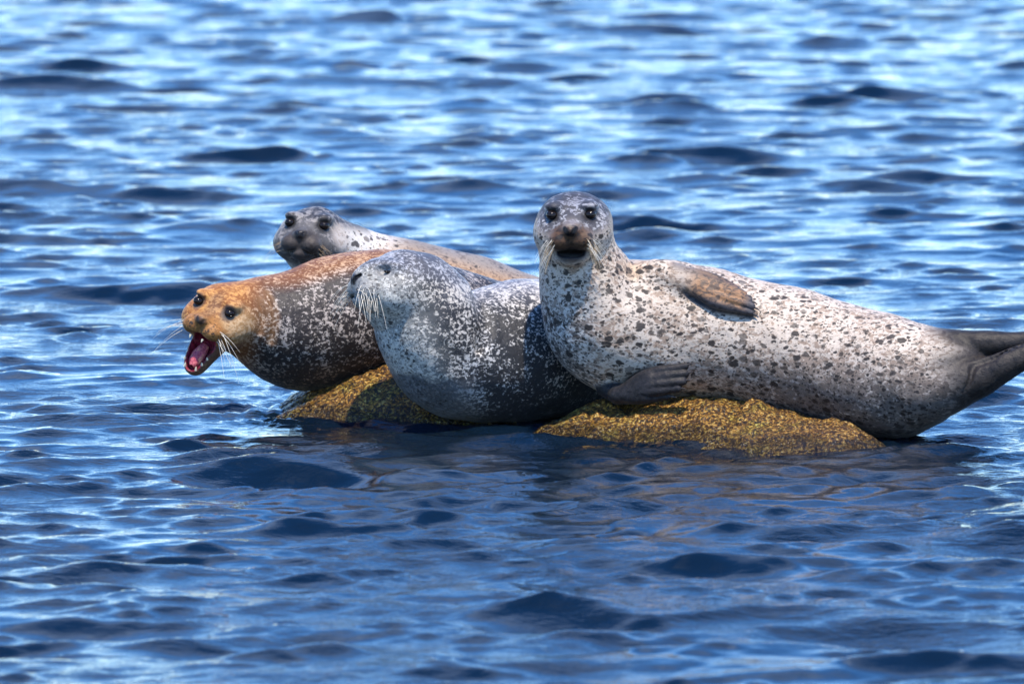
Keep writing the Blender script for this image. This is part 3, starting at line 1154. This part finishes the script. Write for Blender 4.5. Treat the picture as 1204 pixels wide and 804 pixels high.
# ---- seal at the back, only head, neck and back line showing
def seal_behind():
    base = at(480, 400, 1.03)
    root = seal_root('grey faced seal with pale neck peering over the back of the brown mottled seal', base)
    sc = Sculpt()
    sc.chain(body_pts([(372, 290, .90, 40), (400, 301, .94, 43), (440, 324, 1.0, 53), (500, 346, 1.05, 62), (560, 364, 1.1, 65),
                       (635, 394, 1.15, 66), (710, 412, 1.2, 52), (770, 425, 1.25, 32)]), n=5)
    sc.chain(body_pts([(770, 428, 1.25, 24), (820, 428, 1.3, 17), (880, 425, 1.36, 8)]), .012, 4, tag='hind')
    H = Head(at(367, 274, .87), head_frame(12, 9, 4), .96)
    add_head(sc, H, 'closed')

    def colour(P):
        L = H.local(P)
        n = len(P)
        x, y, z = P.T
        A = np.tile([.27, .225, .185], (n, 1))
        B = np.tile([.16, .125, .10], (n, 1))
        mot = np.full(n, .4)
        spots = np.full(n, .5)
        gloss = np.full(n, .3)
        nk = smooth(-.30, -.42, x)
        A = lerp(A, (.66, .60, .52), nk)
        B = lerp(B, (.58, .46, .34), nk)
        spots = spots * (1 - nk) + .75 * nk
        side = smooth(.42, .36, z + .30 * (x + .2)) * (1 - nk)
        A = lerp(A, (.50, .29, .14), side)
        B = lerp(B, (.30, .17, .09), side)
        face = smooth(.0, .06, L[:, 2]) * (np.linalg.norm(L, axis=1) < .24)
        top = smooth(.0, .05, L[:, 1]) * (np.linalg.norm(L, axis=1) < .2)
        A = lerp(A, (.040, .038, .040), np.maximum(face * .9, top))
        B = lerp(B, (.26, .24, .225), np.maximum(face * .9, top))
        ck = 1 - smooth(.02, .06, np.linalg.norm(L - np.array([.100, -.02, .03]), axis=1))  # sun on the right side of the head painted in as a pale cheek
        A, B = lerp(A, (.58, .50, .42), ck), lerp(B, (.40, .32, .25), ck)
        spots = spots * (1 - np.maximum(face, top))
        dh = np.linalg.norm(L, axis=1) < .24
        A2, B2, m2, s2, g2 = face_colours(L, A, B, mot, spots, gloss, None, None, (.060, .048, .040), (.016, .015, .015))
        A[dh], B[dh], mot[dh], spots[dh], gloss[dh] = A2[dh], B2[dh], m2[dh], s2[dh], g2[dh]
        return dict(col_a=A, col_b=B, mottle=np.clip(mot, 0, 1), spots=spots, gloss=gloss)

    mat = seal_material('grey_faced_fur', (.05, .04, .035), (.9, 1, 1), 75, 36)
    finish(sc, root, base, mat, [box_round(H.w(0, -.02, .06), .13)], colour, .0085, .0033)
    eyes(H, root, base)
    whiskers(H, root, base, MAT_WHISKER_DARK, 8, .07, .5, .9, .0006, seed=9)


import time
for fn in (seal_spotted, seal_dappled, seal_barking, seal_behind):
    t0 = time.time()
    fn()
    print(fn.__name__, round(time.time() - t0, 1), 's')
print('tris', sum(len(o.data.loops) // 2 for o in bpy.data.objects if o.type == 'MESH'))
